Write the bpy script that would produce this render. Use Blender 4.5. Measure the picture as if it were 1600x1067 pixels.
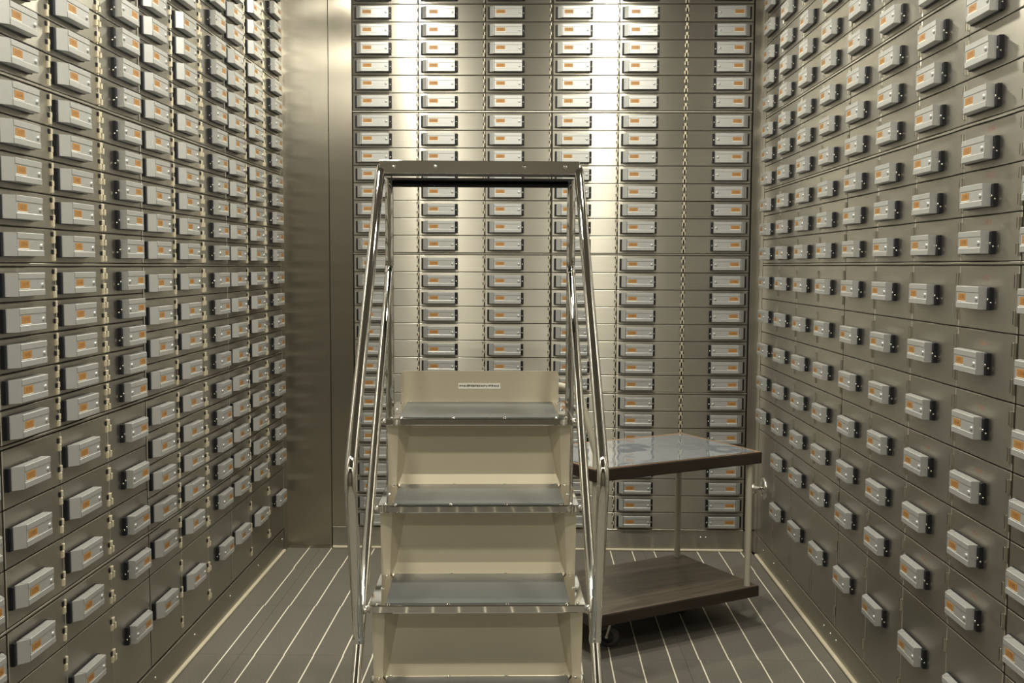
import bpy, math, random
from mathutils import Matrix, Vector

for o in list(bpy.data.objects):
    bpy.data.objects.remove(o)
scene = bpy.context.scene
COL = scene.collection
random.seed(7)

# ------------------------------------------------------------------ camera
CAM_H = 1.3391
right = Vector((0.99979, 0.01988, 0.00430)).normalized()
fwd = Vector((-0.01974, 0.99702, -0.07461)).normalized()
up = right.cross(fwd).normalized()
right = fwd.cross(up).normalized()
cam = bpy.data.cameras.new('camera')
cam.sensor_fit = 'HORIZONTAL'
cam.sensor_width = 36.0
cam.lens = 1580.0 * 36.0 / 1600.0
cam.clip_start = 0.02
camo = bpy.data.objects.new('camera', cam)
COL.objects.link(camo)
camo.matrix_world = Matrix(((right.x, up.x, -fwd.x, 0.0), (right.y, up.y, -fwd.y, 0.0),
                            (right.z, up.z, -fwd.z, CAM_H), (0, 0, 0, 1)))
scene.camera = camo

# ------------------------------------------------------------------ world, exposure
w = bpy.data.worlds.new('world')
scene.world = w
w.use_nodes = True
w.node_tree.nodes['Background'].inputs[0].default_value = (0.02, 0.02, 0.018, 1)
w.node_tree.nodes['Background'].inputs[1].default_value = 1.0
vs = scene.view_settings
vs.view_transform = 'Standard'
vs.look = 'None'
vs.exposure = 0.0
vs.gamma = 1.0
vs.use_curve_mapping = False

# downlights in the ceiling: two rows, each with a modelled fixture (built near the end)
CEIL = 2.72
LAMP_X = (-0.62, 0.40)
LAMP_Y = (4.05, 2.75, 1.35, -0.1)  # last pair is unseen, added as fill for risers and other camera-facing surfaces
LAMP_W = (14.5, 20.5, 19.0, 13.0)   # one value per row, back to front
LAMP_COL = (1.0, 0.94, 0.77)
XL, XR, YB, YF = -1.1558, 1.0473, 4.70, -1.3


# ------------------------------------------------------------------ materials
def new_mat(name):
    m = bpy.data.materials.new(name)
    m.use_nodes = True
    nt = m.node_tree
    return m, nt, nt.nodes['Principled BSDF']


def plain(name, col, rough=0.5, metal=0.0, spec=0.5, noise=0.0, nscale=60.0, coat=0.0):
    m, nt, b = new_mat(name)
    b.inputs['Base Color'].default_value = (*col, 1)
    b.inputs['Roughness'].default_value = rough
    b.inputs['Metallic'].default_value = metal
    b.inputs['Specular IOR Level'].default_value = spec
    b.inputs['Coat Weight'].default_value = coat
    if noise:
        tc = nt.nodes.new('ShaderNodeTexCoord')
        n = nt.nodes.new('ShaderNodeTexNoise')
        n.inputs['Scale'].default_value = nscale
        n.inputs['Detail'].default_value = 4
        mr = nt.nodes.new('ShaderNodeMapRange')
        mr.inputs[3].default_value = 1 - noise
        mr.inputs[4].default_value = 1 + noise
        mx = nt.nodes.new('ShaderNodeVectorMath')
        mx.operation = 'SCALE'
        mx.inputs[0].default_value = col
        nt.links.new(tc.outputs['Object'], n.inputs['Vector'])
        nt.links.new(n.outputs['Fac'], mr.inputs[0])
        nt.links.new(mr.outputs[0], mx.inputs['Scale'])
        nt.links.new(mx.outputs[0], b.inputs['Base Color'])
    return m


def brushed(name, col, rough, aniso, streak, grain=(2.0, 2.0, 260.0), grain_amt=0.10, vary=0.08, metal=1.0):
    """brushed steel: anisotropic metal; streak = direction the highlight is drawn out in"""
    m, nt, b = new_mat(name)
    N = nt.nodes.new
    L = nt.links.new
    b.inputs['Metallic'].default_value = metal
    b.inputs['Anisotropic'].default_value = aniso
    if streak == 'up':
        t = N('ShaderNodeCombineXYZ')
        t.inputs[2].default_value = 1.0
        L(t.outputs[0], b.inputs['Tangent'])
    else:
        g = N('ShaderNodeNewGeometry')
        c = N('ShaderNodeVectorMath')
        c.operation = 'CROSS_PRODUCT'
        c.inputs[1].default_value = (0, 0, 1)
        L(g.outputs['Normal'], c.inputs[0])
        L(c.outputs[0], b.inputs['Tangent'])
    tc = N('ShaderNodeTexCoord')
    mp = N('ShaderNodeMapping')
    mp.inputs['Scale'].default_value = grain
    n = N('ShaderNodeTexNoise')
    n.inputs['Scale'].default_value = 1.0
    n.inputs['Detail'].default_value = 5
    L(tc.outputs['Object'], mp.inputs[0])
    L(mp.outputs[0], n.inputs['Vector'])
    # smudges
    n2 = N('ShaderNodeTexNoise')
    n2.inputs['Scale'].default_value = 7.0
    n2.inputs['Detail'].default_value = 3
    oi = N('ShaderNodeObjectInfo')
    add = N('ShaderNodeVectorMath')
    add.operation = 'ADD'
    L(tc.outputs['Object'], add.inputs[0])
    L(oi.outputs['Location'], add.inputs[1])
    L(add.outputs[0], n2.inputs['Vector'])
    r1 = N('ShaderNodeMapRange')
    r1.inputs[3].default_value = rough - 0.05
    r1.inputs[4].default_value = rough + 0.07
    L(n2.outputs['Fac'], r1.inputs[0])
    L(r1.outputs[0], b.inputs['Roughness'])
    a1 = N('ShaderNodeMapRange')
    a1.inputs[3].default_value = 1 - grain_amt
    a1.inputs[4].default_value = 1 + grain_amt
    L(n.outputs['Fac'], a1.inputs[0])
    a2 = N('ShaderNodeMapRange')
    a2.inputs[3].default_value = 1 - vary
    a2.inputs[4].default_value = 1 + vary
    L(oi.outputs['Random'], a2.inputs[0])
    mu = N('ShaderNodeMath')
    mu.operation = 'MULTIPLY'
    L(a1.outputs[0], mu.inputs[0])
    L(a2.outputs[0], mu.inputs[1])
    sc = N('ShaderNodeVectorMath')
    sc.operation = 'SCALE'
    sc.inputs[0].default_value = col
    L(mu.outputs[0], sc.inputs['Scale'])
    L(sc.outputs[0], b.inputs['Base Color'])
    return m


M = {}
M['steel'] = brushed('brushed_steel', (0.425, 0.407, 0.362), 0.36, 0.89, 'up', metal=0.95)
M['steel_up'] = brushed('brushed_steel_upright_grain', (0.50, 0.47, 0.41), 0.24, 0.95, 'side', (260.0, 2.0, 2.0), 0.06, 0.0)
M['frame'] = plain('shade_darkened_steel', (0.10, 0.095, 0.085), 0.5, 0.8)  # body steel darkened to stand in for shade in the door gaps
M['rail'] = plain('bright_steel_edge', (0.62, 0.60, 0.54), 0.30, 1.0)
M['alu'] = plain('satin_aluminium', (0.47, 0.485, 0.49), 0.36, 0.50, noise=0.04, nscale=90)
M['black'] = plain('black_plastic', (0.009, 0.010, 0.014), 0.45, spec=0.3)
M['print'] = plain('grey_print', (0.10, 0.095, 0.085), 0.6)
M['orange'] = plain('orange_label', (0.36, 0.185, 0.055), 0.45, noise=0.25, nscale=220)
M['ink'] = plain('label_ink', (0.16, 0.06, 0.02), 0.6)
M['red'] = plain('faded_red_stamp', (0.42, 0.20, 0.15), 0.6)
M['brass'] = plain('pale_hinge_metal', (0.70, 0.64, 0.50), 0.36, 0.45)
M['chrome'] = plain('polished_chrome', (0.80, 0.79, 0.765), 0.035, 1.0)
M['beige'] = plain('champagne_sheet', (0.64, 0.58, 0.455), 0.33, 0.40, noise=0.02, nscale=8)
M['mat'] = plain('grey_rubber', (0.085, 0.095, 0.097), 0.36, spec=0.5, noise=0.06, nscale=30)
M['rubber'] = plain('dark_rubber', (0.03, 0.03, 0.03), 0.6)
M['tyre'] = plain('grey_tyre', (0.075, 0.073, 0.07), 0.5)
M['paintleg'] = plain('grey_enamel', (0.42, 0.40, 0.33), 0.38)
M['sticker'] = plain('white_sticker', (0.80, 0.78, 0.71), 0.5)
M['cream'] = plain('cream_floor_trim', (0.60, 0.55, 0.43), 0.4)
M['ceil'] = plain('ceiling_paint', (0.22, 0.205, 0.18), 0.7, noise=0.03, nscale=5)
M['wallp'] = plain('entrance_wall_paint', (0.13, 0.118, 0.098), 0.6, noise=0.04, nscale=4)
M['lip'] = plain('lamp_rim', (0.7, 0.7, 0.68), 0.3, 0.9)


def wood_mat(name, a, b_, rough):
    m, nt, b = new_mat(name)
    N = nt.nodes.new
    tc = N('ShaderNodeTexCoord')
    mp = N('ShaderNodeMapping')
    mp.inputs['Scale'].default_value = (3, 40, 40)
    n = N('ShaderNodeTexNoise')
    n.inputs['Scale'].default_value = 1.5
    n.inputs['Detail'].default_value = 6
    cr = N('ShaderNodeValToRGB')
    cr.color_ramp.elements[0].color = (*a, 1)
    cr.color_ramp.elements[1].color = (*b_, 1)
    cr.color_ramp.elements[0].position = 0.35
    cr.color_ramp.elements[1].position = 0.68
    nt.links.new(tc.outputs['Object'], mp.inputs[0])
    nt.links.new(mp.outputs[0], n.inputs['Vector'])
    nt.links.new(n.outputs['Fac'], cr.inputs[0])
    nt.links.new(cr.outputs[0], b.inputs['Base Color'])
    b.inputs['Roughness'].default_value = rough
    return m


M['wood'] = wood_mat('dark_stained_wood', (0.085, 0.066, 0.050), (0.14, 0.112, 0.088), 0.42)
M['edge'] = wood_mat('dark_wood_edge', (0.017, 0.011, 0.008), (0.030, 0.019, 0.014), 0.45)
M['border'] = wood_mat('worn_brown_border', (0.16, 0.10, 0.06), (0.30, 0.20, 0.13), 0.40)


def film_mat():
    m, nt, b = new_mat('glossy_wrinkled_film')
    N = nt.nodes.new
    b.inputs['Base Color'].default_value = (0.22, 0.245, 0.285, 1)
    b.inputs['Roughness'].default_value = 0.05
    b.inputs['Specular IOR Level'].default_value = 0.9
    b.inputs['Coat Weight'].default_value = 0.6
    b.inputs['Coat Roughness'].default_value = 0.04
    tc = N('ShaderNodeTexCoord')
    n = N('ShaderNodeTexNoise')
    n.inputs['Scale'].default_value = 9
    n.inputs['Detail'].default_value = 3
    bp = N('ShaderNodeBump')
    bp.inputs['Strength'].default_value = 0.05
    bp.inputs['Distance'].default_value = 0.01
    nt.links.new(tc.outputs['Object'], n.inputs['Vector'])
    nt.links.new(n.outputs['Fac'], bp.inputs['Height'])
    nt.links.new(bp.outputs[0], b.inputs['Normal'])
    nt.links.new(bp.outputs[0], b.inputs['Coat Normal'])
    return m


M['film'] = film_mat()


def carpet_mat():
    m, nt, b = new_mat('grey_carpet_cream_lines')
    N = nt.nodes.new
    L = nt.links.new
    tc = N('ShaderNodeTexCoord')
    sx = N('ShaderNodeSeparateXYZ')
    L(tc.outputs['Object'], sx.inputs[0])
    pp = N('ShaderNodeMath')
    pp.operation = 'PINGPONG'
    pp.inputs[1].default_value = 0.0509
    L(sx.outputs[0], pp.inputs[0])         # 0 on a line, 0.0509 half-way
    n0 = N('ShaderNodeTexNoise')
    n0.inputs['Scale'].default_value = 400
    L(tc.outputs['Object'], n0.inputs['Vector'])
    ad = N('ShaderNodeMath')
    ad.operation = 'MULTIPLY_ADD'
    ad.inputs[1].default_value = 0.0016
    L(n0.outputs['Fac'], ad.inputs[0])
    L(pp.outputs[0], ad.inputs[2])
    lt = N('ShaderNodeMath')
    lt.operation = 'LESS_THAN'
    lt.inputs[1].default_value = 0.0031
    L(ad.outputs[0], lt.inputs[0])
    n = N('ShaderNodeTexNoise')
    n.inputs['Scale'].default_value = 260
    n.inputs['Detail'].default_value = 4
    L(tc.outputs['Object'], n.inputs['Vector'])
    cr = N('ShaderNodeValToRGB')
    cr.color_ramp.elements[0].color = (0.110, 0.104, 0.093, 1)
    cr.color_ramp.elements[1].color = (0.185, 0.175, 0.157, 1)
    cr.color_ramp.elements[0].position = 0.3
    cr.color_ramp.elements[1].position = 0.7
    L(n.outputs['Fac'], cr.inputs[0])
    mx = N('ShaderNodeMix')
    mx.data_type = 'RGBA'
    L(lt.outputs[0], mx.inputs[0])
    L(cr.outputs[0], mx.inputs[6])
    mx.inputs[7].default_value = (0.80, 0.77, 0.66, 1)
    L(mx.outputs[2], b.inputs['Base Color'])
    b.inputs['Roughness'].default_value = 0.9
    b.inputs['Specular IOR Level'].default_value = 0.15
    bp = N('ShaderNodeBump')
    bp.inputs['Strength'].default_value = 0.25
    bp.inputs['Distance'].default_value = 0.002
    L(n.outputs['Fac'], bp.inputs['Height'])
    L(bp.outputs[0], b.inputs['Normal'])
    return m


M['carpet'] = carpet_mat()


def glow_mat():
    m, nt, b = new_mat('lamp_glass_lit')
    b.inputs['Base Color'].default_value = (0.9, 0.9, 0.85, 1)
    b.inputs['Emission Color'].default_value = (*LAMP_COL, 1)
    b.inputs['Emission Strength'].default_value = 12.0
    return m


M['glow'] = glow_mat()


# ------------------------------------------------------------------ mesh helper
class MB:
    def __init__(self):
        self.v, self.f, self.m, self.s, self.mats = [], [], [], [], []

    def slot(self, mat):
        if mat not in self.mats:
            self.mats.append(mat)
        return self.mats.index(mat)

    def raw(self, verts, faces, mat, smooth=False):
        k = len(self.v)
        self.v += [tuple(v) for v in verts]
        i = self.slot(mat)
        for f in faces:
            self.f.append([k + a for a in f])
            self.m.append(i)
            self.s.append(smooth)

    def box(self, x0, x1, y0, y1, z0, z1, mat, c=0.0):
        """box; c = chamfer of the front (-y) face"""
        if c <= 0:
            v = [(x0, y0, z0), (x1, y0, z0), (x1, y0, z1), (x0, y0, z1), (x0, y1, z0), (x1, y1, z0), (x1, y1, z1), (x0, y1, z1)]
            self.raw(v, [(0, 1, 2, 3), (5, 4, 7, 6), (4, 0, 3, 7), (1, 5, 6, 2), (3, 2, 6, 7), (4, 5, 1, 0)], mat)
        else:
            v = [(x0 + c, y0, z0 + c), (x1 - c, y0, z0 + c), (x1 - c, y0, z1 - c), (x0 + c, y0, z1 - c)]
            v += [(x0, y0 + c, z0), (x1, y0 + c, z0), (x1, y0 + c, z1), (x0, y0 + c, z1)]
            v += [(x0, y1, z0), (x1, y1, z0), (x1, y1, z1), (x0, y1, z1)]
            f = [(0, 1, 2, 3)]
            for a in range(4):
                b = (a + 1) % 4
                f.append((4 + a, 4 + b, b, a))
                f.append((8 + a, 8 + b, 4 + b, 4 + a))
            f.append((9, 8, 11, 10))
            self.raw(v, f, mat)

    def rbox(self, x0, x1, y0, y1, z0, z1, mat, c):
        """box chamfered on all edges"""
        import bmesh
        bm = bmesh.new()
        bmesh.ops.create_cube(bm, size=1)
        for q in bm.verts:
            q.co = Vector(((x0 + x1) / 2 + q.co.x * (x1 - x0), (y0 + y1) / 2 + q.co.y * (y1 - y0), (z0 + z1) / 2 + q.co.z * (z1 - z0)))
        bmesh.ops.bevel(bm, geom=bm.edges[:], offset=c, segments=2, profile=0.5, affect='EDGES')
        bm.verts.index_update()
        self.raw([q.co[:] for q in bm.verts], [[q.index for q in f.verts] for f in bm.faces], mat)
        bm.free()

    def prism_x(self, prof, x0, x1, mat):
        """prof: closed (y,z) outline extruded along x"""
        n = len(prof)
        v = [(x0, y, z) for y, z in prof] + [(x1, y, z) for y, z in prof]
        f = [[i, (i + 1) % n, n + (i + 1) % n, n + i] for i in range(n)]
        f += [list(range(n))[::-1], [n + i for i in range(n)]]
        self.raw(v, f, mat)

    def prism_z(self, prof, z0, z1, mat):
        n = len(prof)
        v = [(x, y, z0) for x, y in prof] + [(x, y, z1) for x, y in prof]
        f = [[i, (i + 1) % n, n + (i + 1) % n, n + i] for i in range(n)]
        f += [list(range(n))[::-1], [n + i for i in range(n)]]
        self.raw(v, f, mat)

    def cyl(self, p0, p1, r, mat, seg=12, r1=None, smooth=True):
        p0, p1 = Vector(p0), Vector(p1)
        r1 = r if r1 is None else r1
        d = (p1 - p0).normalized()
        a = d.orthogonal().normalized()
        b = d.cross(a)
        v = []
        for p, q in ((p0, r), (p1, r1)):
            for i in range(seg):
                t = 2 * math.pi * i / seg
                v.append(p + (a * math.cos(t) + b * math.sin(t)) * q)
        k = [(i, (i + 1) % seg, seg + (i + 1) % seg, seg + i) for i in range(seg)]
        self.raw(v, k, mat, smooth)
        self.raw(v[:seg], [list(range(seg))[::-1]], mat)
        self.raw(v[seg:], [list(range(seg))], mat)

    def lathe(self, base, axis, prof, mat, seg=20):
        """prof: (r, h) along axis from base"""
        base, d = Vector(base), Vector(axis).normalized()
        a = d.orthogonal().normalized()
        b = d.cross(a)
        v, f = [], []
        for r, h in prof:
            for i in range(seg):
                t = 2 * math.pi * i / seg
                v.append(base + d * h + (a * math.cos(t) + b * math.sin(t)) * max(r, 1e-5))
        for j in range(len(prof) - 1):
            for i in range(seg):
                k = (i + 1) % seg
                f.append((j * seg + i, j * seg + k, (j + 1) * seg + k, (j + 1) * seg + i))
        self.raw(v, f, mat, True)

    def tube(self, pts, r, mat, seg=14, caps=True):
        pts = [Vector(p) for p in pts]
        n = len(pts)
        tang = []
        for i in range(n):
            a = pts[max(i - 1, 0)]
            b = pts[min(i + 1, n - 1)]
            tang.append((b - a).normalized())
        u = tang[0].orthogonal().normalized()
        v = []
        for i in range(n):
            u = (u - tang[i] * u.dot(tang[i])).normalized()
            b = tang[i].cross(u)
            for k in range(seg):
                t = 2 * math.pi * k / seg
                v.append(pts[i] + (u * math.cos(t) + b * math.sin(t)) * r)
        f = []
        for i in range(n - 1):
            for k in range(seg):
                q = (k + 1) % seg
                f.append((i * seg + k, i * seg + q, (i + 1) * seg + q, (i + 1) * seg + k))
        self.raw(v, f, mat, True)
        if caps:
            self.raw(v[:seg], [list(range(seg))[::-1]], mat)
            self.raw(v[-seg:], [list(range(seg))], mat)

    def mesh(self, name):
        me = bpy.data.meshes.new(name)
        me.from_pydata(self.v, [], self.f)
        for q in self.mats:
            me.materials.append(M[q])
        me.polygons.foreach_set('material_index', self.m)
        me.polygons.foreach_set('use_smooth', self.s)
        me.update()
        return me

    def build(self, name, parent=None):
        return put(name, self.mesh(name), parent)


def put(name, me, parent=None, loc=(0, 0, 0), rz=0.0):
    o = bpy.data.objects.new(name, me)
    COL.objects.link(o)
    o.location = loc
    o.rotation_euler = (0, 0, rz)
    if parent is not None:
        o.parent = parent
    return o


def fillet(pts, rad, n=8):
    """round the inner corners of a polyline"""
    pts = [Vector(p) for p in pts]
    out = [pts[0]]
    for i in range(1, len(pts) - 1):
        a, b, c = pts[i - 1], pts[i], pts[i + 1]
        d0, d1 = (a - b).normalized(), (c - b).normalized()
        ang = d0.angle(d1)
        t = min(rad / math.tan(ang / 2), (a - b).length * .48, (c - b).length * .48)
        p0, p1 = b + d0 * t, b + d1 * t
        for k in range(n + 1):
            s = k / n
            out.append(p0 * (1 - s) ** 2 + b * 2 * s * (1 - s) + p1 * s ** 2)
    out.append(pts[-1])
    return out


def empty(name, loc, rz=0.0):
    return put(name, None, None, loc, rz)


def tag(o, label, cat, group=None):
    o['label'] = label
    o['category'] = cat
    if group:
        o['group'] = group
    return o


def struct(o, label=None):
    o['kind'] = 'structure'
    if label:
        o['label'] = label
    return o


# ------------------------------------------------------------------ room shell
m = MB()
m.box(XL - .5, XR + .5, YF, YB + .5, -.06, -.012, 'frame')
floor = struct(m.build('floor'), 'grey carpet tile floor with thin cream lines')
# carpet tiles, 5 lines each
PX, PY = 0.509, 0.503
x0s = [0.9870 + 0.0509 - PX * k for k in range(0, 5)]
tile_cache = {}
for j in range(0, 12):
    y1 = 4.885 - PY * j
    y0 = y1 - PY
    y1c, y0c = min(y1, YB - .005), max(y0, YF)
    if y1c - y0c < .05:
        continue
    for i in range(-1, 5):
        xr = 0.9870 + 0.0509 - PX * i
        a, b = max(xr - PX, XL + .004), min(xr, XR - .004)
        if b - a < .01:
            continue
        cx = xr - 0.0509 + random.choice((-.0025, -.001, 0, 0, .001, .0025))   # a line of the pattern
        t = MB()
        t.raw([(a - cx + .0005, y0c + .0005, 0), (b - cx - .0005, y0c + .0005, 0), (b - cx - .0005, y1c - .0005, 0), (a - cx + .0005, y1c - .0005, 0),
               (a - cx + .0005, y0c + .0005, -.012), (b - cx - .0005, y0c + .0005, -.012), (b - cx - .0005, y1c - .0005, -.012), (a - cx + .0005, y1c - .0005, -.012)],
              [(0, 1, 2, 3), (7, 6, 5, 4), (0, 4, 5, 1), (1, 5, 6, 2), (2, 6, 7, 3), (3, 7, 4, 0)], 'carpet')
        o = t.build('carpet_tile', floor)
        o.location = (cx, 0, 0)

m = MB()
m.box(XL - .5, XR + .5, YF - .1, YB + .5, CEIL, CEIL + .1, 'ceil')
struct(m.build('ceiling'), 'plain ceiling with round downlights')
m = MB()
m.box(XL - .5, XR + .5, YB + .26, YB + .36, 0, CEIL, 'frame')
struct(m.build('wall_back'), 'wall behind the rear cabinets')
m = MB()
m.box(XL - .40, XL - .27, YF, YB + .3, 0, CEIL, 'frame')
m.box(XL - .27, XL, YF, 1.326, 0, CEIL, 'steel')
struct(m.build('wall_left'), 'left wall that carries the cabinets')
m = MB()
m.box(XR + .27, XR + .40, YF, YB + .3, 0, CEIL, 'frame')
m.box(XR, XR + .27, YF, .976, 0, CEIL, 'steel')
struct(m.build('wall_right'), 'right wall that carries the cabinets')
m = MB()
m.box(XL - .5, XR + .5, YF - .1, YF, 0, CEIL, 'wallp')
struct(m.build('wall_front'), 'wall behind the viewer')

# filler panels in the back corners
m = MB()
m.box(XL, -.9435, YB - .004, YB + .02, .014, CEIL, 'steel_up')
m.box(XL, -.9435, YB - .006, YB + .02, 0, .014, 'steel_up')
struct(m.build('trim_1'), 'wide upright-brushed steel filler panel in left back corner')
m = MB()
m.box(-.9405, -.8345, YB - .001, YB + .02, .106, CEIL, 'steel_up')
struct(m.build('trim_2'), 'narrow steel filler strip beside the rear cabinets')
m = MB()
m.box(1.004, XR, YB - .001, YB + .02, .106, CEIL, 'steel')
m.box(1.0, XR, YB - .001, YB + .02, .0, .1, 'steel')
struct(m.build('trim_3'), 'narrow steel filler strip in right back corner')
m = MB()
m.box(XL, XL + .02, YB - .062, YB - .002, 0, CEIL, 'steel')
m.v = [(x - .018, y, z) for x, y, z in m.v]
struct(m.build('trim_4'), 'steel return closing the left cabinets at the corner')
m = MB()
m.box(XR, XR + .02, 4.635, YB - .002, 0, CEIL, 'steel')
struct(m.build('trim_5'), 'steel return closing the right cabinets at the corner')


def baseboard(name, length, h, origin, rz, screws):
    """strip with a bright top lip and a cream floor trim; local x runs along the wall, -y into the room"""
    m = MB()
    m.box(0, length, .001, .02, .012, h - .004, 'steel')
    o = m.build(name)
    o.location = origin
    o.rotation_euler = (0, 0, rz)
    struct(o)
    q = MB()
    q.box(0, length, -.004, .02, h - .004, h, 'rail', .001)
    q.build('top_lip', o)
    q = MB()
    q.box(0, length, -.010, .02, 0.0, .011, 'cream', .003)
    q.build('floor_trim', o)
    for (sx, sz) in screws:
        q = MB()
        q.lathe((sx, .001, sz), (0, -1, 0), [(.0055, 0), (.0048, .002), (.0025, .0035), (0, .004)], 'rail', 10)
        q.build('screw', o)
    return o


baseboard('baseboard_back', .9985 + .9395, .104, (-.9395, YB, 0), 0, [(.148, .066), (.865, .066), (1.74, .066), (1.765, .066)])
o = baseboard('baseboard_left', 4.63 - YF, .108, (XL, YF, 0), math.pi / 2,
              [(y - YF, .065) for y in (4.60, 4.19, 3.79, 3.381, 3.014, 2.6)])
o = baseboard('baseboard_right', 4.63 - YF, .104, (XR, 4.63, 0), -math.pi / 2,
              [(4.63 - y, .062) for y in (4.5, 4.3, 4.06, 3.548, 3.469, 3.402, 2.9, 2.5)])

# ------------------------------------------------------------------ deposit box pieces


def flip(me_mb):
    """mirror a MB along x"""
    k = MB()
    k.v = [(-x, y, z) for x, y, z in me_mb.v]
    k.f = [f[::-1] for f in me_mb.f]
    k.m, k.s, k.mats = list(me_mb.m), list(me_mb.s), list(me_mb.mats)
    return k


def lock_meshes(P, E):
    """P: how far the housing stands out, E: where its face ends"""
    out = {}
    LK = E + .0115
    # black carrier; visible at both ends and below
    b = MB()
    b.box(0.0, E, -.0090, 0.0, -.0275, .0250, 'black', .0012)
    b.box(E - .001, LK, -.0105, 0.0, -.0265, .0245, 'black', .0015)
    b.box(.0285, .0325, -P + .0045, -.008, -.024, .024, 'black')
    b.lathe((LK - .006, -.0105, -.003), (0, -1, 0), [(.0032, 0), (.0029, .0012), (0, .0014)], 'rail', 10)
    b.lathe((LK, -.0055, -.010), (1, 0, 0), [(.0024, -.001), (.0022, .0007), (0, .0009)], 'rail', 10)
    out['lock_carrier'] = b
    # aluminium housing: bevelled end piece, groove, ribbed body
    h = MB()
    h.prism_z([(.0090, -.0085), (.0090, -.0110), (.0270, -P + .001), (.0290, -P + .001), (.0290, -.0085)][::-1], -.026, .026, 'alu')
    Q, S_ = P - .001, P - .0012
    prof = [(-.0085, -.026), (-Q, -.026), (-P, -.025), (-P, -.0132), (-S_, -.0118), (-S_, .0118), (-P, .0132), (-P, .025), (-Q, .026), (-.0085, .026)]
    h.prism_x(prof, .0310, E, 'alu')
    out['lock_housing'] = h
    k = MB()
    k.lathe((E - .0115, -S_, -.002), (0, -1, 0), [(.0055, 0), (.0053, .0020), (.0036, .0030), (0, .0030)], 'alu', 12)
    out['lock_button'] = k
    return out


LOCK = {}
for kind, P_, E_ in (('back', .0260, .1565), ('side', .0300, .1500)):
    for nm, mb in lock_meshes(P_, E_).items():
        LOCK[nm, 'L', kind] = mb.mesh(nm)
        LOCK[nm, 'R', kind] = flip(mb).mesh(nm)


def text_geo(txt, size):
    cu = bpy.data.curves.new('digits', 'FONT')
    cu.body = txt
    cu.size = size
    cu.align_x = 'CENTER'
    cu.align_y = 'CENTER'
    cu.resolution_u = 1
    ob = bpy.data.objects.new('digits', cu)
    COL.objects.link(ob)
    dg = bpy.context.evaluated_depsgraph_get()
    me = ob.evaluated_get(dg).to_mesh()
    v = [(q.co.x, q.co.y) for q in me.vertices]
    f = [list(p.vertices) for p in me.polygons]
    ob.to_mesh_clear()
    bpy.data.objects.remove(ob)
    bpy.data.curves.remove(cu)
    return v, f


LABELS = []
for k in range(10):
    v, f = text_geo(str(1150 + 7 * k), .0130)
    b = MB()
    b.box(-.0225, .0225, -.0003, .0, -.0108, -.0085, 'sticker')
    b.box(-.0200, .0200, -.0006, .0, -.0085, .0085, 'orange')
    b.raw([(x * 1.05, -.0008, y) for x, y in v], f, 'ink')
    LABELS.append(b.mesh('number_label'))


def stamp_mesh(txt):
    v, f = text_geo(txt, .018)
    b = MB()
    b.raw([(x, -.0003, y) for x, y in v], f, 'red')
    return b.mesh('stamped_number')


def hinge_mesh(hh, side, style):
    """knuckle standing on the seam with a dark slot beside it; origin on the seam at mid height"""
    b = MB()
    if style == 'slot':
        b.box(-.0010, .0028, -.0050, .004, -hh * .5, hh * .5, 'rail', .001)
        b.box(.0030, .0095, -.0030, .004, -hh * .42, hh * .48, 'black')
        b.box(-.0070, -.0012, -.0006, .004, -hh * .5, hh * .5, 'rail')
        return (flip(b) if side == 'L' else b).mesh('hinge')
    if style == 'fine':
        b.box(-.0045, .0005, -.0040, .004, hh * .05, hh * .5, 'brass', .001)
        b.box(-.0012, .0030, -.0045, .004, -hh * .5, hh * .05, 'brass', .001)
        b.box(.0006, .0046, -.0030, .004, hh * .08, hh * .46, 'black')
        b.box(-.0050, -.0014, -.0030, .004, -hh * .46, -hh * .08, 'black')
        return (flip(b) if side == 'L' else b).mesh('hinge')
    b.box(-.0080, .0005, -.0045, .004, hh * .02, hh * .5, 'brass', .0015)
    b.box(-.0025, .0065, -.0060, .004, -hh * .5, hh * .02, 'brass', .0015)
    b.box(.0010, .0075, -.0022, .004, hh * .06, hh * .42, 'black')
    if side == 'L':
        b = flip(b)
    return b.mesh('hinge')


DOORM, HINGEM = {}, {}


def door_mesh(w, h):
    k = (round(w, 4), round(h, 4))
    if k not in DOORM:
        b = MB()
        b.box(-w / 2, w / 2, 0, .010, -h / 2, h / 2, 'steel', .0016)
        DOORM[k] = b.mesh('door')
    return DOORM[k]


def hinge(hh, side, style):
    k = (round(hh, 4), side, style)
    if k not in HINGEM:
        HINGEM[k] = hinge_mesh(hh, side, style)
    return HINGEM[k]


GAP = 0.0026
RAIL = 0.009
COUNT = [0]
HINGE_H = .030
KNOB = (4.633 - 4.505, .345)


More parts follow.
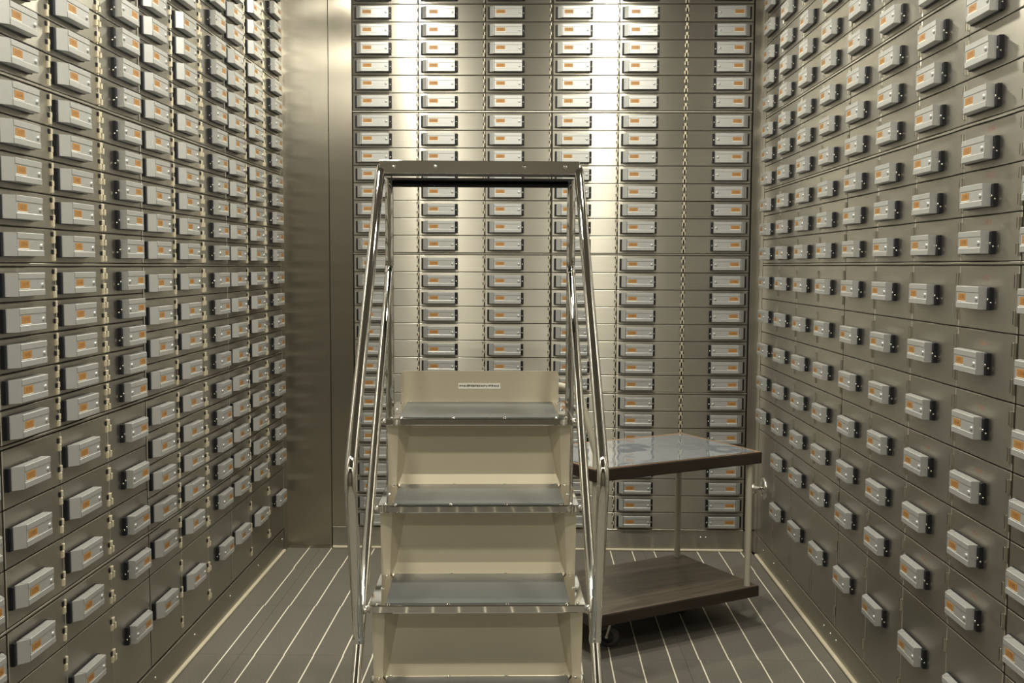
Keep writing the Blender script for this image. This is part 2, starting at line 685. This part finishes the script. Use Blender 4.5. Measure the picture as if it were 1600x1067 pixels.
def cabinet(loc, rz, cols, z0, z1, rows_of, label, group, lock_in, dz=0.0, stamps=None, special=None, style='knuckle'):
    """cols: list of (width, 'L'|'R'); local x to the right facing the doors, doors face -y.
    rows_of(c): row boundaries (bottom to top) inside z0..z1-RAIL"""
    W = sum(c[0] for c in cols)
    root = empty('deposit_box_cabinet', (loc[0], loc[1], z0), rz)
    tag(root, label, 'cabinet', group)
    H = z1 - z0
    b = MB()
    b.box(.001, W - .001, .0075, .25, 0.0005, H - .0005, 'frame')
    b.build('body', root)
    b = MB()
    b.box(.0008, W - .0008, .0, .0075, H - RAIL + .0022, H - .0008, 'rail', .001)
    b.build('frame_rail', root)
    x = 0.0
    for ci, (cw, side) in enumerate(cols):
        rows = rows_of(ci)
        for ri in range(len(rows) - 1):
            a, c = rows[ri] - z0, rows[ri + 1] - z0
            dw, dh = cw - GAP, c - a - GAP
            ox = (.0015 if ci == 0 else 0) - (.0015 if ci == len(cols) - 1 else 0)
            if ox:
                dw -= .003
            d = put('door', door_mesh(dw, dh), root, (x + cw / 2 + ox, 0, (a + c) / 2))
            sp = special(ci, ri) if special else None
            # hinges at the edge away from the lock
            hh = (HINGE_H if style != 'slot' else .026) if dh < .12 else .034
            s = 1 if side == 'L' else -1
            fr = (.27, -.27) if dh < .2 else (.34, 0.02, -.34)
            for t in fr:
                put('hinge', hinge(hh, side, style), d, (s * (dw / 2 - (.0035 if style == 'fine' else .0060)), 0, t * dh))
            if sp == 'plain':
                # round chrome knob instead of a lock box
                kx, kz = KNOB[0] - (x + cw / 2), KNOB[1] - z0 - (a + c) / 2
                kb = MB()
                kb.lathe((0, 0, 0), (0, -1, 0), [(.050, 0), (.050, .004), (.046, .009), (.030, .012), (.012, .013)], 'chrome', 28)
                kb.lathe((0, -.011, 0), (0, -1, 0), [(.010, 0), (.010, .020), (.021, .028), (.024, .040), (.021, .050), (.012, .055), (0, .056)], 'chrome', 24)
                put('knob', kb.mesh('knob'), d, (kx, 0, kz))['label'] = 'round chrome knob'
                continue
            # lock: the wider the door row, the same lock; dz shifts it from mid height
            lz = (sp if sp is not None else dz)
            lx = -dw / 2 + lock_in[0] if side == 'L' else dw / 2 - lock_in[1]
            for nm in ('lock_carrier', 'lock_housing', 'lock_button'):
                put(nm, LOCK[nm, side, 'back' if style == 'fine' else 'side'], d, (lx, 0, lz))
            COUNT[0] += 1
            put('number_label', LABELS[COUNT[0] % len(LABELS)], d, (lx + s * .059, -(.0248 if style == 'fine' else .0288), lz + .0005))
            if stamps and (ci, ri) in stamps:
                put('stamped_number', stamps[ci, ri], d, (lx + .118, 0, lz + .045))
        x += cw
    return root


def even(z0, z1, n):
    return lambda c: [z0 + (z1 - RAIL - z0) * i / n for i in range(n + 1)]


ORD = ['lowest', 'second lowest', 'third lowest', 'fourth lowest', 'fifth lowest', 'topmost']
# back wall: two cabinets wide, four tiers of eight rows
BT = [.104, .753, 1.398, 2.048, 2.695]
back_mod = [(-.833, [(.306, 'L')] * 3, 'left'), (.085, [(.3055, 'L'), (.3055, 'L'), (.306, 'R')], 'right')]
BORD = ['lowest', 'second lowest', 'second highest', 'highest']
for k in range(4):
    for (xx, cols, sd) in back_mod:
        lab = 'rear wall %s half, %s block of slim steel deposit boxes with orange number labels' % (sd, BORD[k])
        cabinet((xx, YB), 0, cols, BT[k], BT[k + 1], even(BT[k], BT[k + 1], 8), lab, 'deposit box blocks on the rear wall', (.011, .011), style='fine')

# left wall
LT = [.110, .532, .940, 1.341, 1.757, 2.171, 2.585]
LP = .2762
mods = [(1.3284, 'nearest the camera', 0), (2.157, 'second from the camera', 0), (2.9856, 'third from the camera', 1), (3.8142, 'beside the back corner', 1)]
for yy, where, typ in mods:
    for k in range(6):
        z0, z1 = LT[k], LT[k + 1]
        sp = None
        if k == 0:
            rows = lambda c: [.110, .394, .523]
            sp = lambda c, r: (.028 if r == 0 else .012)
        else:
            n = 5
            if k == 1:
                n = 4 if typ else 3
            if k == 2:
                n = 4 if typ else 5
            rows = even(z0, z1, n)
        lab = 'left wall, %s block of steel deposit boxes, column group %s' % (ORD[k], where)
        cabinet((XL, yy), math.pi / 2, [(LP, 'L'), (LP, 'L'), (LP, 'R')], z0, z1, rows, lab,
                'deposit box blocks on the left wall', (.008, .028), special=sp)

# right wall: local x runs towards the camera
RT = [.104, 1.354, 1.684, 2.012, 2.340, 2.668]
RP = .3045
RROW = [.104, .445, .595, .745, .895, 1.045, 1.195, 1.345]
stamp_a = {}
for r, t in ((0, '1158'), (1, '1157'), (2, '1156')):
    stamp_a[r] = stamp_mesh(t)
stamp_l = {6: stamp_mesh('1967'), 5: stamp_mesh('1966'), 4: stamp_mesh('1965'), 3: stamp_mesh('1964'), 2: stamp_mesh('1963'), 1: stamp_mesh('1962')}
RORD = ['tall lowest', 'second lowest', 'middle', 'second highest', 'topmost']
for yy, where in ((4.633, 'beside the back corner'), (3.415, 'in the middle'), (2.197, 'nearest the camera')):
    for k in range(5):
        z0, z1 = RT[k], RT[k + 1]
        lab = 'right wall, %s block of steel deposit boxes, column group %s' % (RORD[k], where)
        sp, st = None, None
        if k == 0:
            if yy > 4:
                rows = lambda c: [.104, .595, .745, .895, 1.045, 1.195, 1.345] if c == 0 else RROW
                sp = lambda c, r: ('plain' if (c == 0 and r == 0) else (.033 if r == 0 else 0.0))
            else:
                rows = lambda c: RROW
                sp = lambda c, r: (.033 if r == 0 else 0.0)
                if yy > 3:
                    st = {(c, r): stamp_l[r] for c in (2, 3) for r in stamp_l if c == 3 or r < 4}
        else:
            rows = even(z0, z1, 3)
            if k == 1 and 3 < yy < 4:
                st = {(3, r): stamp_a[r] for r in range(3)}
        cabinet((XR, yy), -math.pi / 2, [(RP, 'L')] * 4, z0, z1, rows, lab,
                'deposit box blocks on the right wall', (.020, .02), dz=(-.010 if k else 0.0), stamps=st, special=sp, style='slot')

# strips above the cabinets up to the ceiling
m = MB()
m.box(-.833, 1.003, YB, YB + .05, 2.697, CEIL, 'steel')
struct(m.build('trim_6'))
m = MB()
m.box(XL - .05, XL, 1.3284, 4.643, 2.587, CEIL, 'steel')
struct(m.build('trim_7'))
m = MB()
m.box(XR, XR + .05, .98, 4.633, 2.670, CEIL, 'steel')
struct(m.build('trim_8'))

# ------------------------------------------------------------------ rolling step ladder
LD = empty('step_ladder', (-.138, 2.642, 0), .045)
tag(LD, 'chrome tube step ladder with grey rubber treads, beige risers and handrails', 'ladder')
HW = .25
RISE, RUN = .187, .19
SX = .265


def tread(i):
    y, z = -RUN * i, .937 - RISE * i
    dep = .325 if i == 0 else .25
    b = MB()
    b.rbox(-HW, HW, y, y + dep, z - .019, z, 'chrome', .0025)
    t = b.build('tread', LD)
    b = MB()
    xw = .212
    b.rbox(-xw, xw, y + .012, y + dep - .016, z - .001, z + .003, 'mat', .001)
    b.build('tread_mat', t)
    b = MB()
    pts = [(x, y + .007) for x in (-.205, -.068, .068, .205)] + [(x, y + dep - .008) for x in (-.205, -.068, .068, .205)]
    pts += [(s * .23, y + q) for s in (-1, 1) for q in (.012, dep * .5, dep - .02)]
    for (x, yy) in pts:
        b.lathe((x, yy, z - .0005), (0, 0, 1), [(.0052, 0), (.0048, .002), (.0028, .0036), (0, .0042)], 'chrome', 10)
    b.build('tread_screws', t)
    # side brackets to the stringer tubes
    for s in (-1, 1):
        b = MB()
        b.cyl((s * (HW - .004), y + .012, z - .008), (s * (SX - .004), y - .012, z - .010), .006, 'chrome', 10)
        b.lathe((s * (SX - .012), y + .004, z - .006), (0, 0, 1), [(.009, -.006), (.009, .004), (.004, .007), (0, .0075)], 'chrome', 12)
        b.build('tread_bracket', t)


def riser(i):
    """folded sheet below tread i: recessed panel, flared side cheeks and a bottom flange"""
    y, zt = -RUN * i, .937 - RISE * i - .019
    zb = .937 - RISE * (i + 1) if i < 4 else .01
    b = MB()
    P = .062
    xi_t, xi_b, xo = .182, .208, .243
    xm_t, xm_b = .214, .222
    fz = zb + .026
    for q in (-1, 1):
        v = [(q * xo, y + .014, zt), (q * xm_t, y + .020, zt), (q * xi_t, y + P, zt),
             (q * xo, y + .040, zb), (q * xm_b, y + .044, zb), (q * xi_b, y + P, fz)]
        f = [(0, 3, 4, 1), (1, 4, 5, 2)]
        b.raw(v, f if q < 0 else [k[::-1] for k in f], 'beige')
    v = [(-xi_t, y + P, zt), (xi_t, y + P, zt), (-xi_b, y + P, fz), (xi_b, y + P, fz), (-xm_b, y + .053, zb), (xm_b, y + .053, zb)]
    b.raw(v, [(0, 2, 3, 1), (2, 4, 5, 3)], 'beige')
    # outer cheeks turned back so that the sheet has depth
    v2 = [(-xo, y + .014, zt), (-xo, y + .040, zb), (-xo, y + .10, zb), (-xo, y + .10, zt),
          (xo, y + .014, zt), (xo, y + .040, zb), (xo, y + .10, zb), (xo, y + .10, zt)]
    b.raw(v2, [(0, 3, 2, 1), (4, 5, 6, 7), (3, 7, 6, 2)], 'beige')
    o = b.build('riser', LD)
    return o


for i in range(5):
    tread(i)
    riser(i)

# toe board behind the top platform
b = MB()
c, x1, zz0, zz1 = .010, .232, .937, 1.030
prof = [(-x1, zz0), (x1, zz0), (x1, zz1 - c), (x1 - .3 * c, zz1 - .3 * c), (x1 - c, zz1), (-x1 + c, zz1), (-x1 + .3 * c, zz1 - .3 * c), (-x1, zz1 - c)]
n = len(prof)
v = [(x, .320, z) for x, z in prof] + [(x, .324, z) for x, z in prof]
b.raw(v, [list(range(n)), [n + i for i in range(n)][::-1]] + [[(i + 1) % n, i, n + i, n + (i + 1) % n] for i in range(n)], 'beige')
tb = b.build('toe_board', LD)
b = MB()
b.box(-.064, .060, .3192, .3202, .977, .994, 'sticker')
st = b.build('sticker', tb)
b = MB()
xx = -.061
while xx < .052:
    wdt = random.uniform(.0022, .0048)
    b.box(xx, xx + wdt, .3188, .3193, .9835 + random.uniform(-.0012, .001), .9885 + random.uniform(-.001, .0012), 'print')
    xx += wdt + random.uniform(.0008, .0024)
b.build('printed_line', tb)

# tubes
for s in (-1, 1):
    X = s * SX
    b = MB()
    b.tube([(X, .325, .012), (X, .325, 1.588)], .0125, 'chrome')
    q = b.build('rear_post', LD)
    b = MB()
    b.cyl((X, .325, 0), (X, .325, .02), .016, 'rubber', 14)
    b.build('rubber_foot', q)
    b = MB()
    b.tube([(X, .325, 1.334), (X, -.857, .02)], .0115, 'chrome')
    q = b.build('stringer', LD)
    b = MB()
    b.lathe((X, .330, 1.338), (0, -.7, -.72), [(0, -.004), (.009, 0), (.0135, .010), (.0135, .03), (.0118, .034)], 'chrome', 14)
    b.build('weld_collar', q)
    b = MB()
    b.cyl((X, -.857, 0), (X, -.857, .03), .017, 'rubber', 14)
    b.build('rubber_foot', q)
    b = MB()
    path = fillet([(X, .20, 1.600), (X, .088, 1.600), (X, -.560, .90), (X, -.430, .50)], .075)
    b.tube(path, .0128, 'chrome')
    q = b.build('handrail', LD)
    b = MB()
    b.lathe((X, -.428, .497), (0, -.3, .95), [(0, -.012), (.012, -.008), (.0140, 0), (.0140, .02), (.0128, .024)], 'chrome', 14)
    b.build('weld_collar', q)
# bottom and rear cross tubes
b = MB()
b.tube([(-SX, .325, .16), (SX, .325, .16)], .010, 'chrome')
b.build('cross_tube', LD)
b = MB()
b.tube([(-SX, .325, .91), (SX, .325, .91)], .010, 'chrome')
b.build('cross_tube', LD)

# tray on top
tw = .266
b = MB()
b.rbox(-tw, tw, .072, .077, 1.583, 1.617, 'chrome', .001)
tr = b.build('tray_front_plate', LD)
b = MB()
for x in (-.228, -.118, .118, .228):
    b.lathe((x, .0722, 1.601), (0, -1, 0), [(.0052, 0), (.0048, .002), (.0028, .0036), (0, .0042)], 'chrome', 10)
b.build('plate_screws', tr)
b = MB()
b.box(-tw + .004, tw - .004, .077, .165, 1.583, 1.5842, 'black')
b.box(-tw + .004, tw - .004, .220, .335, 1.583, 1.5842, 'black')
b.build('tray_bottom', LD)
b = MB()
for s in (-1, 1):
    b.box(min(s * tw, s * (tw - .005)), max(s * tw, s * (tw - .005)), .077, .340, 1.583, 1.612, 'chrome')
b.box(-tw, tw, .335, .340, 1.570, 1.5845, 'black')
b.build('tray_rim', LD)
b = MB()
b.tube([(-SX, .325, 1.575), (SX, .325, 1.575)], .009, 'black')
b.build('tray_cross_bar', LD)

# ------------------------------------------------------------------ cart
ang = math.atan2(.492, .870)
# origin at right front corner; local x runs to the left along the front edge, so build with x negative
CT = empty('trolley', (.845, 3.675, 0), ang)
tag(CT, 'two-shelf wooden trolley with grey tube legs and glossy film on top', 'trolley')
CL, CW = .73, .47
b = MB()
b.rbox(-CL, 0, 0, CW, .622, .664, 'edge', .004)
top = b.build('top_board', CT)
b = MB()
b.rbox(-CL + .002, -.002, .002, CW - .002, .6635, .6655, 'border', .0008)
b.build('top_veneer', top)
b = MB()
nx, ny = 36, 24
vv, ff = [], []
for j in range(ny + 1):
    for i in range(nx + 1):
        x = -CL + .012 + (CL - .036) * i / nx
        y = .008 + (CW - .040) * j / ny
        edge = min(i, nx - i, j, ny - j)
        zz = .6662 + .25 * (0.0006 * math.sin(x * 31 + y * 17) + .0006 * math.sin(y * 46 - x * 12) + .0004 * math.sin(x * 80 + 2)) * (1 if edge else 0) + .0006
        vv.append((x, y, zz))
for j in range(ny):
    for i in range(nx):
        k = j * (nx + 1) + i
        ff.append((k, k + 1, k + nx + 2, k + nx + 1))
b.raw(vv, ff, 'film', True)
b.build('protective_film', top)
b = MB()
b.rbox(-CL, 0, 0, CW, .125, .165, 'edge', .004)
sh = b.build('bottom_shelf', CT)
b = MB()
b.rbox(-CL + .002, -.002, .002, CW - .002, .1645, .1662, 'wood', .0008)
b.build('shelf_veneer', sh)
for (x, y) in ((-.040, .022), (-.040, CW - .03)):
    b = MB()
    b.tube([(x, y, .165), (x, y, .624)], .0122, 'paintleg')
    b.build('leg', CT)
for y in (.022, CW - .03):
    b = MB()
    b.tube([(-CL + .02, y, .165), (-CL + .02, y, .624)], .0122, 'paintleg')
    b.build('leg', CT)
b = MB()
hy0, hy1 = .022, CW - .03
b.tube(fillet([(-CL + .02, hy0, .664), (-CL + .02, hy0, .715), (-CL - .035, hy0 + .025, .93), (-CL - .035, hy1 - .025, .93), (-CL + .02, hy1, .715), (-CL + .02, hy1, .664)], .06), .0115, 'paintleg')
b.build('push_handle', CT)


def caster(x, y, swivel):
    cp = MB()
    cp.box(x - .03, x + .03, y - .025, y + .025, .120, .1255, 'rail')
    d = Vector((math.cos(swivel), math.sin(swivel), 0))
    n_ = Vector((-d.y, d.x, 0))
    wc = Vector((x, y, .040)) + d * .022
    for s in (-1, 1):
        p = Vector((x, y, .120)) + n_ * s * .016
        q = wc + n_ * s * .016
        cp.tube([p, q], .005, 'rail', 8)
    cp.cyl(wc - n_ * .020, wc + n_ * .020, .006, 'rail', 10)
    c_ = cp.build('caster_fork', CT)
    wm = MB()
    wm.lathe(wc - n_ * .012, n_, [(.008, 0), (.028, 0), (.037, .002), (.040, .006), (.040, .018), (.037, .022), (.028, .024), (.008, .024)], 'tyre', 26)
    wm.lathe(wc - n_ * .0135, n_, [(.0, 0), (.024, .001), (.024, .026), (0, .027)], 'rubber', 20)
    wm.build('wheel', c_)


caster(-.575, .10, 2.2)
caster(-.14, .26, 2.0)
caster(-.60, CW - .09, 2.4)
caster(-.08, CW - .09, 1.9)

# ------------------------------------------------------------------ ceiling lamps
n = 0
names = ['by the back wall', 'above the ladder', 'above the viewer', 'added unseen for front fill']
for yi, y in enumerate(LAMP_Y):
    for xi, x in enumerate(LAMP_X):
        r = empty('ceiling_downlight', (x, y, CEIL))
        tag(r, 'round ceiling downlight %s, %s row' % (names[yi], 'left' if xi == 0 else 'right'), 'lamp', 'ceiling downlights')
        b = MB()
        b.lathe((0, 0, 0), (0, 0, -1), [(.085, 0), (.085, .006), (.078, .010), (.068, .010), (.064, .004)], 'lip', 28)
        b.build('rim', r)
        b = MB()
        b.cyl((0, 0, -.001), (0, 0, -.004), .064, 'glow', 28)
        b.build('diffuser', r)
        l = bpy.data.lights.new('downlight', 'AREA')
        l.shape = 'DISK'
        l.size = .12
        l.energy = LAMP_W[yi]
        l.color = LAMP_COL
        lo = bpy.data.objects.new('light', l)
        COL.objects.link(lo)
        lo.location = (0, 0, -.0125)
        lo.parent = r
        n += 1
